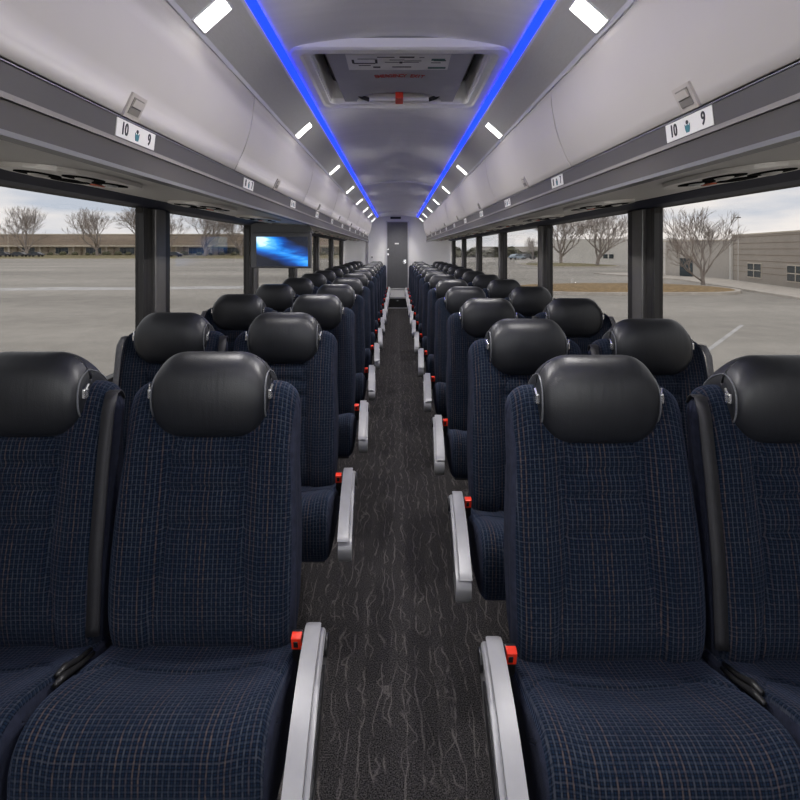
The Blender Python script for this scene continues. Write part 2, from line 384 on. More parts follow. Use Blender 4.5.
for s, side in ((-1, 'left'), (1, 'right')):
    x = lambda L: s*L
    # lower side wall, sill, upper wall
    w = struct(bx('wall_'+side, (*sorted((x(1.20), x(1.26))), Y0, YR, 0, H(-.60)), SIDEW))
    bx('upper_panel', (*sorted((x(1.20), x(1.26))), Y0, YR, H(.20), H(.92)), SIDEW, w)
    bx('rear_panel', (*sorted((x(1.195), x(1.26))), 11.75, YR, H(-.60), H(.20)), WALLM, w)
    bx('front_panel', (*sorted((x(1.20), x(1.26))), Y0, -1.6, H(-.60), H(.20)), SIDEW, w)
    bm = bmesh.new(); prism(bm, [(x(1.13), H(-.60)), (x(1.20), H(-.60)), (x(1.20), H(-.545)), (x(1.15), H(-.56))], Y0, YR)
    sill = struct(bm_obj('trim_%d' % (3 if s < 0 else 4), bm, SIDEW))
    bm = bmesh.new(); prism(bm, [(x(1.145), H(-.562)), (x(1.175), H(-.552)), (x(1.175), H(-.545)), (x(1.143), H(-.555))], Y0, YR)
    bm_obj('silver_strip', bm, LIP, sill)
    # rack shell hidden behind doors, underside, rails
    bm = bmesh.new()
    prism(bm, [(x(.655), H(.190)), (x(1.11), H(.226)), (x(1.11), H(.240)), (x(.655), H(.204))], Y0, 11.85)
    r = struct(bm_obj('trim_%d' % (5 if s < 0 else 6), bm, RIB))
    bm = bmesh.new(); prism(bm, [(x(.631), H(.181)), (x(.668), H(.183)), (x(.665), H(.190)), (x(.630), H(.190))], Y0, 11.86); bm_obj('edge_lip', bm, SILVER2, r)
    bm = bmesh.new(); prism(bm, [(x(.633), H(.190)), (x(.665), H(.190)), (x(.665), H(.246)), (x(.646), H(.246))], Y0, 11.85); bm_obj('lower_rail', bm, FASL, r)
    bm = bmesh.new(); prism(bm, [(x(.640), H(.244)), (x(.665), H(.244)), (x(.665), H(.254)), (x(.640), H(.254))], Y0, 11.85); bm_obj('ridge', bm, RECESS, r)
    bm = bmesh.new(); prism(bm, [(x(.646), H(.254)), (x(.68), H(.254)), (x(.68), H(.304)), (x(.640), H(.304))], Y0, 11.85); bm_obj('upper_rail', bm, FASU, r)
    bm = bmesh.new(); prism(bm, [(x(.637), H(.3015)), (x(.68), H(.3015)), (x(.68), H(.304)), (x(.637), H(.304))], Y0, 11.85); bm_obj('top_bead', bm, SILVER2, r)
    bm = bmesh.new(); prism(bm, [(x(.665), H(.300)), (x(.69), H(.300)), (x(.69), H(.315)), (x(.665), H(.315))], Y0, 11.85); bm_obj('gap_seal', bm, DARKGAP, r)
    bm = bmesh.new(); prism(bm, [(x(.590), H(.600)), (x(.62), H(.600)), (x(.62), H(.66)), (x(.590), H(.66))], Y0, 11.85); bm_obj('gap_seal', bm, DARKGAP, r)
    # navy valance above the windows
    bm = bmesh.new(); prism(bm, [(x(1.150), H(.203)), (x(1.20), H(.200)), (x(1.20), H(.25)), (x(1.100), H(.245)), (x(1.100), H(.222))], Y0, 11.8)
    struct(bm_obj('trim_%d' % (7 if s < 0 else 8), bm, NAVY))
    # aluminium light strip and blue cove lens
    bm = bmesh.new(); prism(bm, [(x(.572), H(.606)), (x(.556), H(.612)), (x(.452), H(.705)), (x(.446), H(.716)), (x(.458), H(.722)), (x(.572), H(.630))], Y0, 11.9)
    al = struct(bm_obj('trim_%d' % (9 if s < 0 else 10), bm, ALU))
    bm = bmesh.new(); prism(bm, [(x(.576), H(.600)), (x(.562), H(.600)), (x(.556), H(.612)), (x(.570), H(.612))], Y0, 11.9); bm_obj('edge_lip', bm, LIP, al)
    bm = bmesh.new(); prism(bm, [(x(.452), H(.719)), (x(.426), H(.737)), (x(.428), H(.746)), (x(.452), H(.746))], Y0, 11.9)
    b = bm_obj('cove_light', bm, BLUE); tag(b, 'blue glowing light strip along the %s edge of the ceiling' % side, 'light strip', 'blue ceiling light strips')

# rear wall and door
rw = struct(bx('wall_rear', (-1.22, 1.22, YR, YR+.06, 0, H(.92)), WALLM))
bx('corner_strip', (-.675, -.655, YR-.03, YR, .21, H(.6)), LIP, rw)
bm = bmesh.new()
for a in ((-.262, -.235), (.235, .262)): box(bm, *a, YR-.03, YR, .21, H(.66), .004)
box(bm, -.262, .262, YR-.03, YR, H(.635), H(.662), .004); box(bm, -.235, .235, YR-.028, YR, H(-.895), H(-.87), .004)
d = struct(bm_obj('door_1', bm, LIP))
bx('door_leaf', (-.234, .234, YR-.018, YR, H(-.87), H(.635)), DOORM, d, .003)
bx('lower_panel', (-.234, .234, YR-.015, YR, .21, H(-.895)), WALLM, d)
bm = bmesh.new(); box(bm, .14, .20, YR-.03, YR-.015, H(-.31), H(-.22), .004); tube(bm, [(.17, YR-.03, H(-.27)), (.17, YR-.05, H(-.27)), (.11, YR-.05, H(-.27))], .008)
bm_obj('door_handle', bm, CHROME, d)
bx('door_notice', (-.06, .03, YR-.021, YR-.017, H(.13), H(.16)), WHITE, d)
bx('door_hook', (-.225, -.195, YR-.04, YR-.017, H(-.12), H(-.08)), CHROME, d, .004); bx('door_hook', (-.225, -.195, YR-.04, YR-.017, H(.0), H(.03)), CHROME, d, .004)
t_ = tag(bx('display_box', (-.16, .08, YR-.05, YR, H(.705), H(.755)), BLACKP, None, .006), 'small black display box above the grey rear door', 'display')
bx('lens', (-.14, -.10, YR-.056, YR-.048, H(.715), H(.745)), DKGLASS, t_); bx('lens', (-.03, .06, YR-.056, YR-.048, H(.718), H(.742)), DKGLASS, t_)
t_ = tag(bx('wall_switch', (-.60, -.55, YR-.02, YR, H(-.20), H(-.13)), WHITE, None, .004), 'small white switch box on the rear wall left of the door', 'switch')
bx('button', (-.59, -.565, YR-.026, YR-.018, H(-.18), H(-.15)), INK, t_)
bm = bmesh.new(); box(bm, -.40, .40, 11.80, YR, 0, .21, .004)
st = struct(bm_obj('trim_11', bm, BLACKP)); bx('step_nosing', (-.235, .235, 11.785, 11.80, 0, .012), LIP, st)
bx('step_light', (-.03, .03, 11.785, 11.80, .155, .175), CHROME, st)
# front bulkhead behind the viewer with the windscreen opening
fw = struct(bx('wall_front', (-1.22, 1.22, Y0-.06, Y0, 0, .75), SIDEW))

# ------------------------------------------------------------------ windows and pillars
pc = [2.655+1.79*k for k in range(-2, 6)]
n_w = 0; n_t = 12
for s in (-1, 1):
    for i, y in enumerate(pc):
        last = i == len(pc)-1
        g = empty('trim_%d' % n_t, (s*1.20, y, H(-.56))); n_t += 1; struct(g)
        a, b_ = sorted((-s*.045, s*.05))
        def pb(name, xa, xb, y0, y1, m):
            x0, x1 = sorted((-s*xa, s*xb)); return bx(name, (x0, x1, y0, y1, 0, .76), m, g, .006)
        pb('rubber_seal', .006, .05, -.12, -.065, PILB); pb('pillar_groove', -.002, .05, -.065, -.055, PILB)
        pb('pillar_cover', .022, .05, -.055, .055, PILG); pb('rubber_seal', .010, .05, .055, .115, PILB)
        if not last:
            n_w += 1
            y1 = pc[i+1]
            bm = bmesh.new()
            X0, X1 = sorted((s*1.195, s*1.235))
            box(bm, X0, X1, y+.11, y1-.11, H(-.56), H(-.53), .003); box(bm, X0, X1, y+.11, y1-.11, H(.205), H(.225), .003)
            box(bm, X0, X1, y+.11, y+.145, H(-.53), H(.21), .003); box(bm, X0, X1, y1-.145, y1-.11, H(-.53), H(.21), .003)
            # rounded upper corners
            for yy, d_ in ((y+.145, 1), (y1-.145, -1)):
                prism(bm, [(yy, H(.207)), (yy+d_*.035, H(.207)), (yy+d_*.01, H(.197)), (yy, H(.172))], X0+.005, X1-.005, axis='x')
            wd = struct(bm_obj('window_%d' % n_w, bm, PILB))
            bx('pane', (min(s*1.219, s*1.223), max(s*1.219, s*1.223), y+.125, y1-.125, H(-.545), H(.215)), GLASS, wd)

# ------------------------------------------------------------------ overhead bins
def make_bin(s, y0, y1, latch=True):
    g = empty('overhead_bin', (s*.66, (y0+y1)/2, H(.31)))
    L = (y1-y0)/2-.004
    prof = []
    for i in range(13):
        t = i/12; h = .004+.286*t; l = .646-.078*t-.020*math.sin(PI*t)*(1-.2*t)
        prof.append((s*(l-.66), h))
    back = [(p[0]+s*.015, p[1]) for p in prof][::-1]
    me_v = []; bm = bmesh.new(); prism(bm, prof+back, -L, L)
    es = [e for e in bm.edges if abs(e.verts[0].co.y) > L-1e-4 and abs(e.verts[1].co.y) > L-1e-4 and e.verts[0].co.y*e.verts[1].co.y > 0]
    bmesh.ops.bevel(bm, geom=es, offset=.004, segments=2, affect='EDGES')
    o = bm_obj('bin_door', bm, BIN, g, True)
    m = o.modifiers.new('n', 'WEIGHTED_NORMAL')
    bm = bmesh.new(); prism(bm, [(s*.03, -.05), (s*.52, -.05), (s*.52, .45), (s*.0, .30), (s*-.045, .29), (s*-.03, .27), (s*.012, .02)], -L-.003, L+.003)
    bm_obj('bin_body', bm, DARKGAP, g)
    if latch:
        # recess frame and pull on the lower edge
        def pt(t): return (s*((.646-.078*t-.020*math.sin(PI*t)*(1-.2*t))-.66), .002+.288*t)
        a, b = pt(.0), pt(.185); nv = Vector((-(b[1]-a[1]), 0, (b[0]-a[0]))).normalized()
        if nv.x*s > 0: nv = -nv
        def q(u, y, d): return Vector((a[0]+(b[0]-a[0])*u, y, a[1]+(b[1]-a[1])*u))+nv*d
        def slab(u0, u1, ya, yb, d0, d1, name, mat, par, taper=0):
            vs = [q(u, y, d) for u in (u0, u1) for y in (ya, yb) for d in (d0, d1)]
            fs = [(0,1,3,2), (4,6,7,5), (0,4,5,1), (2,3,7,6), (0,2,6,4), (1,5,7,3)]
            bm = bmesh.new(); vv = [bm.verts.new(v) for v in vs]
            for f in fs: bm.faces.new([vv[k] for k in f])
            return bm_obj(name, bm, mat, par)
        yc = -.08
        lt = slab(-.0, 1.0, yc-.034, yc+.034, -.002, .005, 'latch', LATCH, g)
        slab(.18, .86, yc-.024, yc+.024, .004, .0065, 'latch_recess', RECESS, lt)
        slab(.5, .80, yc-.022, yc+.022, .006, .010, 'latch_pull', LATCH, lt)
    return g
for s, side, off in ((-1, 'left', 2.10), (1, 'right', 2.02)):
    edges = [off+1.5*k for k in range(-2, 7)] + [11.84]
    for k in range(len(edges)-1):
        g = make_bin(s, edges[k], edges[k+1])
        if k == 0: lb = 'closed pale overhead bin on the %s, mostly behind the viewer' % side
        else: lb = '%s closed pale overhead luggage bin in the %s row, counted from the camera' % (ORD[k-1], side)
        tag(g, lb, 'luggage bin', 'overhead luggage bins')

# ------------------------------------------------------------------ seat number signs
def text_mesh(txt, size, name, mat, parent, M4):
    c = bpy.data.curves.new('t', 'FONT'); c.body = txt; c.size = size; c.extrude = .0006; c.align_x = 'CENTER'; c.align_y = 'CENTER'; c.resolution_u = 3; c.offset = .0007
    o = bpy.data.objects.new('t', c); COL.objects.link(o); bpy.context.view_layer.update()
    me = bpy.data.meshes.new_from_object(o.evaluated_get(bpy.context.evaluated_depsgraph_get()))
    bpy.data.objects.remove(o); me.transform(M4); me.materials.clear(); me.materials.append(mat)
    r = bpy.data.objects.new(name, me); COL.objects.link(r); r.parent = parent; return r
NUMS = [('10','9'), ('8','7'), ('6','5'), ('4','3'), ('2','1')]
for s, side, z0 in ((-1, 'left', 1.30), (1, 'right', 1.20)):
    for k in range(10):
        y = z0+.98*k
        g = empty('seat_number_sign', (s*.6425, y, H(.279)))
        # local frame: reading direction, up, towards the aisle
        rd = Vector((0, 1, 0)) if s < 0 else Vector((0, -1, 0)); nrm = Vector((-s, 0, -.11)).normalized(); up = nrm.cross(rd)
        F = Matrix((rd, up, nrm)).transposed().to_4x4()
        wd = .095 if k == 0 else .075
        bm = bmesh.new(); box(bm, -wd, wd, -.021, .021, 0, .0022, .0008); bmesh.ops.transform(bm, matrix=F, verts=bm.verts)
        bm_obj('plate', bm, WHITE, g)
        if k < len(NUMS):
            T = Matrix.Translation
            text_mesh(NUMS[k][0], .040, 'number', INK, g, F @ T((-wd*.62, 0, .0028)) @ Matrix.Diagonal((.8, 1, 1, 1)))
            text_mesh(NUMS[k][1], .040, 'number', INK, g, F @ T((wd*.66, 0, .0028)) @ Matrix.Diagonal((.8, 1, 1, 1)))
        bm = bmesh.new(); tube(bm, [(0, .0075, .0022), (0, .0075, .0035)], .0045, 12)
        bmesh.ops.transform(bm, matrix=F, verts=bm.verts); bm_obj('figure_head', bm, INK, g)
        bm = bmesh.new()
        pr = [(-.010,.004), (-.006,-.001), (0,.003), (.006,-.001), (.010,.004), (.009,-.007), (.006,-.015), (-.006,-.015), (-.009,-.007)]
        A = [bm.verts.new((a, b, .0022)) for a, b in pr]; B = [bm.verts.new((a, b, .0034)) for a, b in pr]
        bm.faces.new(B)
        for i in range(len(pr)): j = (i+1) % len(pr); bm.faces.new((A[i], A[j], B[j], B[i]))
        bmesh.ops.transform(bm, matrix=F, verts=bm.verts); bm_obj('figure_body', bm, TEAL, g)
        nm = ' reading %s and %s' % NUMS[k] if k < len(NUMS) else ''
        tag(g, 'white seat number sign%s, %s along the %s rack rail' % (nm, ORD[k], side), 'sign', 'seat number signs on the rack rails')

# ------------------------------------------------------------------ service panels under the racks
def make_psu(s):
    g = empty('service_panel', (0, 0, 0))
    def plate(n, a, b, ex, z0, z1, cx=0, cy=0, hole=None):
        bm = bmesh.new(); A = []; B = []
        for i in range(n):
            t = 2*PI*i/n; c, q = math.cos(t), math.sin(t)
            x = cx+a*math.copysign(abs(c)**ex, c); y = cy+b*math.copysign(abs(q)**ex, q)
            A.append(bm.verts.new((x, y, z0))); B.append(bm.verts.new((x*1.0, y, z1)))
        bm.faces.new(A); bm.faces.new(B[::-1])
        for i in range(n): bm.faces.new((A[i], B[i], B[(i+1) % n], A[(i+1) % n]))
        return bm
    bm = plate(40, .125, .225, .75, -.012, 0)
    es = [e for e in bm.edges if all(v.co.z < -.006 for v in e.verts)]; bmesh.ops.bevel(bm, geom=es, offset=.006, segments=2, affect='EDGES')
    bm_obj('panel', bm, PSU, g, False)
    for cx, cy, a, b, kind in ((.050*s, -.095, .042, .068, 'air_vent'), (-.052*s, -.062, .042, .066, 'air_vent'), (.052*s, .050, .040, .064, 'speaker_opening'), (-.046*s, .080, .042, .060, 'reading_light')):
        bm = plate(24, a, b, .9, -.0145, -.010, cx, cy); o = bm_obj(kind, bm, VENT, g)
        if kind in ('air_vent', 'reading_light'):
            bm = bmesh.new(); r = bmesh.ops.create_uvsphere(bm, u_segments=16, v_segments=8, radius=1)
            for v in bm.verts: v.co = Vector((cx+v.co.x*a*.5, cy+v.co.y*b*.45, -.0135+v.co.z*.008))
            bm_obj('lens' if kind == 'reading_light' else 'nozzle', bm, CLEAR if kind == 'reading_light' else PSU, o, True)
    bm = bmesh.new(); box(bm, -.105*s-.012, -.105*s+.012, .09, .13, -.0155, -.008, .003) if False else box(bm, -.012+.02*s, .012+.02*s, .105, .155, -.0165, -.011, .003)
    bm_obj('indicator', bm, ORANGE, g)
    return g
for s, side in ((-1, 'left'), (1, 'right')):
    proto = None
    for k in range(11):
        y = 1.50+.98*k if s < 0 else 1.47+.97*k
        g = make_psu(s) if proto is None else copy_tree(proto)
        proto = proto or g
        sl = math.atan2(.036, .455)
        g.location = (s*.90, y, H(.190+.036*(.90-.655)/.455)-.001); g.rotation_euler = (0, -s*sl, 0)
        tag(g, '%s silver service panel with dark vents under the %s rack' % (ORD[k], side), 'service panel', 'service panels under the racks')

# ------------------------------------------------------------------ ceiling downlights
dirv = Vector((.104, 0, .0)).normalized()
for s, side in ((-1, 'left'), (1, 'right')):
    for k in range(-2, 8):
        y = 1.47+1.43*k
        if y > 11.8: continue
        # strip plane from (.556,.612) to (.452,.705)
        cx, cz = .516, .6478
        ang = math.atan2(.093, -.104)
        g = empty('ceiling_light', (s*cx, y, H(cz)))
        tdir = Vector((s*-.104, 0, .093)).normalized(); n = Vector((s*-.093, 0, -.104)).normalized()
        F = Matrix((tdir, Vector((0, 1, 0)), n)).transposed().to_4x4()
        bm = bmesh.new(); box(bm, -.056, .056, -.047, .047, -.003, .003, .002); bmesh.ops.transform(bm, matrix=F, verts=bm.verts); bm_obj('housing', bm, LIP, g)
        bm = bmesh.new(); box(bm, -.050, .050, -.040, .040, .0, .0045, .001); bmesh.ops.transform(bm, matrix=F, verts=bm.verts); bm_obj('lens', bm, LAMP, g)
        ld = bpy.data.lights.new('lamp', 'AREA'); ld.shape = 'RECTANGLE'; ld.size = .10; ld.size_y = .08; ld.energy = SPOT_W; ld.spread = math.radians(125); ld.color = (1, .965, .93)
        lo = bpy.data.objects.new('lamp', ld); COL.objects.link(lo); lo.parent = g; lo.location = n*.012
        lo.rotation_euler = Vector(n).to_track_quat('-Z', 'Y').to_euler()
        tag(g, ('lit white ceiling light in the %s metal strip, %s from the camera' % (side, ORD[k])) if k >= 0 else 'lit white ceiling light in the %s strip %s behind the viewer' % (side, 'just' if k == -1 else 'far'), 'ceiling light', 'ceiling lights in the metal strips')

# ------------------------------------------------------------------ roof hatch
g = empty('roof_hatch', (0, 2.41, H(.78)))
tag(g, 'grey emergency roof hatch with a white handle bar and red tag', 'roof hatch')
def ring(x0, x1, y0, y1, r, n=6):
    pts = []
    for cx, cy, a0 in ((x1-r, y1-r, 0), (x0+r, y1-r, PI/2), (x0+r, y0+r, PI), (x1-r, y0+r, 1.5*PI)):
        for i in range(n+1):
            a = a0+PI/2*i/n; pts.append((cx+r*math.cos(a), cy+r*math.sin(a)))
    return pts
def loftrings(name, rs, mat, par, capend=False):
    bm = bmesh.new(); R = [[bm.verts.new((x, y, z)) for x, y in pts] for pts, z in rs]
    for A, B in zip(R, R[1:]):
        for i in range(len(A)): j = (i+1) % len(A); bm.faces.new((A[i], A[j], B[j], B[i]))
    if capend: bm.faces.new(R[-1])
    return bm_obj(name, bm, mat, par, False)
loftrings('rim', [(ring(-.425,.425,-.43,.43,.06), .004), (ring(-.425,.425,-.43,.43,.06), -.030), (ring(-.415,.415,-.42,.42,.06), -.036), (ring(-.385,.385,-.39,.39,.05), -.037), (ring(-.375,.375,-.38,.38,.05), -.030), (ring(-.352,.352,-.355,.355,.04), -.028), (ring(-.342,.342,-.345,.345,.03), .0), (ring(-.342,.342,-.345,.345,.03), .10)], CEIL, g)
lid = loftrings('lid', [(ring(-.335,.335,-.34,.34,.03), .10), (ring(-.335,.335,-.34,.34,.03), .085), (ring(-.318,.318,-.325,.325,.03), .080)], BLACKP, g, True)
# lid inner panel, slightly tilted, with a half moon recess
pn = M('hatch panel plastic', (.42,.42,.44), rough=.5, noise=.03)
N = 20; top = [(-.295, .33), (.295, .33), (.275, -.335)]
arc = [(.215*math.cos(PI*i/N), -.335+.155*math.sin(PI*i/N)) for i in range(N+1)]
poly = top+arc+[(-.275, -.335)]
bm = bmesh.new()
def lz(y): return -.004-.016*((.33-y)/.66)
A = [bm.verts.new((x, y*-1*-1, lz(y))) for x, y in poly]; B = [bm.verts.new((x, y, lz(y)+.02)) for x, y in poly]
bm.faces.new(A); bm.faces.new(B[::-1])
for i in range(len(poly)): j = (i+1) % len(poly); bm.faces.new((A[i], A[j], B[j], B[i]))
# far edge (towards the rear) carries the handle: flip so that +y is the handle side
for v in bm.verts: v.co.y = -v.co.y
bm_obj('lid_panel', bm, pn, g)
def lp(x0, x1, y0, y1, d, th, name, mat, par, bev=0):   # thing lying on the sloping lid panel, y in panel space (handle side +)
    bm = bmesh.new(); box(bm, x0, x1, y0, y1, -th, 0, bev)
    for v in bm.verts: v.co.z += lz(-v.co.y)-d
    return bm_obj(name, bm, mat, par)
lb = lp(-.215, .205, -.29, -.12, 0, .0015, 'instruction_label', WHITE, g)
for a in ((-.19,-.10,-.20,-.19),(-.17,-.09,-.245,-.24),(-.195,-.185,-.235,-.195),(-.10,-.09,-.235,-.195),(-.17,-.12,-.175,-.168),(-.11,-.08,-.16,-.145),
          (-.06,.08,-.21,-.205),(-.04,.02,-.235,-.23),(.02,.09,-.225,-.22),(.0,.012,-.215,-.195),(-.03,.05,-.16,-.15),(-.09,-.02,-.265,-.257),(.0,.06,-.268,-.255),(.08,.10,-.262,-.257),
          (.14,.19,-.23,-.22),(.13,.17,-.205,-.198)):
    lp(*a, .0015, .0006, 'printed_line', INK, lb)
lp(.12, .195, -.155, -.135, .0015, .0006, 'green_box', GREENI, lb); lp(.13, .185, -.245, -.225, .0015, .0006, 'green_box', GREENI, lb)
EXW = 'EMERGENCY EXIT'
for i, ch in enumerate(EXW):
    if ch == ' ': continue
    a = (i-(len(EXW)-1)/2)*.0165
    F = Matrix.Translation((a*.95, -.045+a*a*1.1, lz(.06)-.0012)) @ Matrix.Rotation(PI, 4, 'X') @ Matrix.Rotation(a*-1.5, 4, 'Z') @ Matrix.Diagonal((.8, 1.6, 1, 1))
    text_mesh(ch, .034, 'printed_letter', REDT, g, F)
bm = bmesh.new(); box(bm, -.15, .15, .270, .300, -.035, -.015, .008); hb = bm_obj('handle_bar', bm, WHITE, g)
bm = bmesh.new(); box(bm, -.15, .15, .21, .262, .0, .006, .002); bm_obj('handle_plate', bm, pn, g)
for q in (-1, 1):
    bm = bmesh.new(); tube(bm, [(q*.15, .285, -.024), (q*.185, .27, -.016), (q*.215, .235, .0)], .011, 8); bm_obj('handle_arm', bm, BLACKP, hb, True)
bm = bmesh.new(); box(bm, -.018, .02, .20, .305, -.042, -.008, .004); bm_obj('red_tag', bm, RED, g)

# ------------------------------------------------------------------ monitor
g = empty('monitor', (-.905, 4.2, H(-.012)))
tag(g, 'flat monitor with a blue wave picture hanging under the left rack', 'monitor')
bm = bmesh.new(); box(bm, -.245, .225, -.02, .03, -.13, .15, .008); bm_obj('monitor_case', bm, BEZEL, g)
scr = bx('screen', (-.2, .2, -.0245, -.019, -.115, .115), SCREEN, g)
bm = bmesh.new(); prism(bm, [(-.25, .14), (.235, .14), (.20, .205), (-.25, .225)], -.0, .06); bm_obj('mount', bm, BEZEL, g)

# ------------------------------------------------------------------ seats
def resample(pts, n, closed=True):
    P = [Vector(p) for p in pts]
    if closed: P.append(P[0])
    L = [0]
    for a, b in zip(P, P[1:]): L.append(L[-1]+(b-a).length)
    out = []
    for i in range(n):
        d = L[-1]*i/(n if closed else n-1); k = 0
        while k < len(L)-2 and L[k+1] < d: k += 1
        f = (d-L[k])/max(1e-9, L[k+1]-L[k]); out.append(P[k].lerp(P[k+1], f))
    return out
def chaikin(pts, it=3):
    P = [Vector(p) for p in pts]
    for _ in range(it):
        Q = []
        for i in range(len(P)):
            a, b = P[i], P[(i+1) % len(P)]; Q += [a.lerp(b, .25), a.lerp(b, .75)]
        P = Q
    return P
def sweep(name, prof, hw, ry, rtop, rbot, pz, mats, parent, n=90, cols=44, fn=None, gus=.94, smooth=True, it=3, edge=None):
    """closed yz profile swept across x; hw(z) half width; ry roundness of the front/back edges, rtop/rbot of the corners"""
    pr = resample(chaikin([(a, b) for a, b in prof], it), n)
    zs = [p[1] for p in pr]; zb, zt = min(zs), max(zs)
    yc = {}
    def ymid(z):
        ys_ = [p[0] for p in pr if abs(p[1]-z) < (zt-zb)*.08]; return (min(ys_)+max(ys_))/2
    mids = [ymid(p[1]) for p in pr]
    L = [0]
    for i in range(n): L.append(L[-1]+(pr[(i+1) % n]-pr[i]).length)
    us = [math.sin(PI/2*(-1+2*j/cols)) for j in range(cols+1)]
    us = [math.copysign(abs(u)**.9, u) for u in us]
    V = []; UV = []; rows = []
    def ins(e, r):
        if r <= 0 or e >= r: return 0
        return r-math.sqrt(max(0, r*r-(r-e)**2))
    for u in us:
        for i, p in enumerate(pr):
            y, z = p; t = (z-zb)/(zt-zb)
            w = hw(t); x = u*w; e = w*(1-abs(u))
            iy = ins(e, ry); y2 = y
            half = max(abs(y-mids[i]), 1e-6)
            dy = y-mids[i]; y2 = mids[i]+dy-math.copysign(min(iy, abs(dy)*.85)*min(1, abs(dy)/.02), dy)
            z2 = z-ins(e, rtop)*t**pz+ins(e, rbot)*(1-t)**pz
            if fn: y2, z2 = fn(x, y2, z2, t, dy, u)
            V.append((x, y2, z2)); UV.append((x+.003, L[i]))
    F = []; fm = []
    for j in range(cols):
        g_ = 1 if abs((us[j]+us[j+1])/2) > gus else 0
        for i in range(n):
            k = (i+1) % n; F.append((j*n+i, j*n+k, (j+1)*n+k, (j+1)*n+i)); fm.append(g_)
    for j, fl in ((0, True), (cols, False)):
        c = Vector((0, 0, 0))
        for i in range(n): c += Vector(V[j*n+i])
        V.append(tuple(c/n)); UV.append((0, 0)); ci = len(V)-1
        for i in range(n):
            k = (i+1) % n; F.append((j*n+k, j*n+i, ci) if fl else (j*n+i, j*n+k, ci)); fm.append(1)
    if len(mats) < 2: fm = [0]*len(F)
    o = mesh_obj(name, V, F, mats, parent, smooth, UV, fm)
    if edge: # piping along the given |u| column
        for sg in (-1, 1):
            j = min(range(len(us)), key=lambda q: abs(us[q]-sg*edge))
            bm = bmesh.new(); tube(bm, [Vector(V[j*n+i])+Vector((sg*.001, -.0005, 0)) for i in range(0, n, 2)], .0022, 5, closed=True)
            bm_obj('piping', bm, STITCH, o, True)
    bm = bmesh.new(); bm.from_mesh(o.data); bmesh.ops.recalc_face_normals(bm, faces=bm.faces); bm.to_mesh(o.data); bm.free()
    if smooth:
        for p in o.data.polygons: p.use_smooth = True
    return o
def gauss(x, c, s): return math.exp(-((x-c)/s)**2)
def sstep(a, b, x):
    t = max(0, min(1, (x-a)/(b-a))); return t*t*(3-2*t)

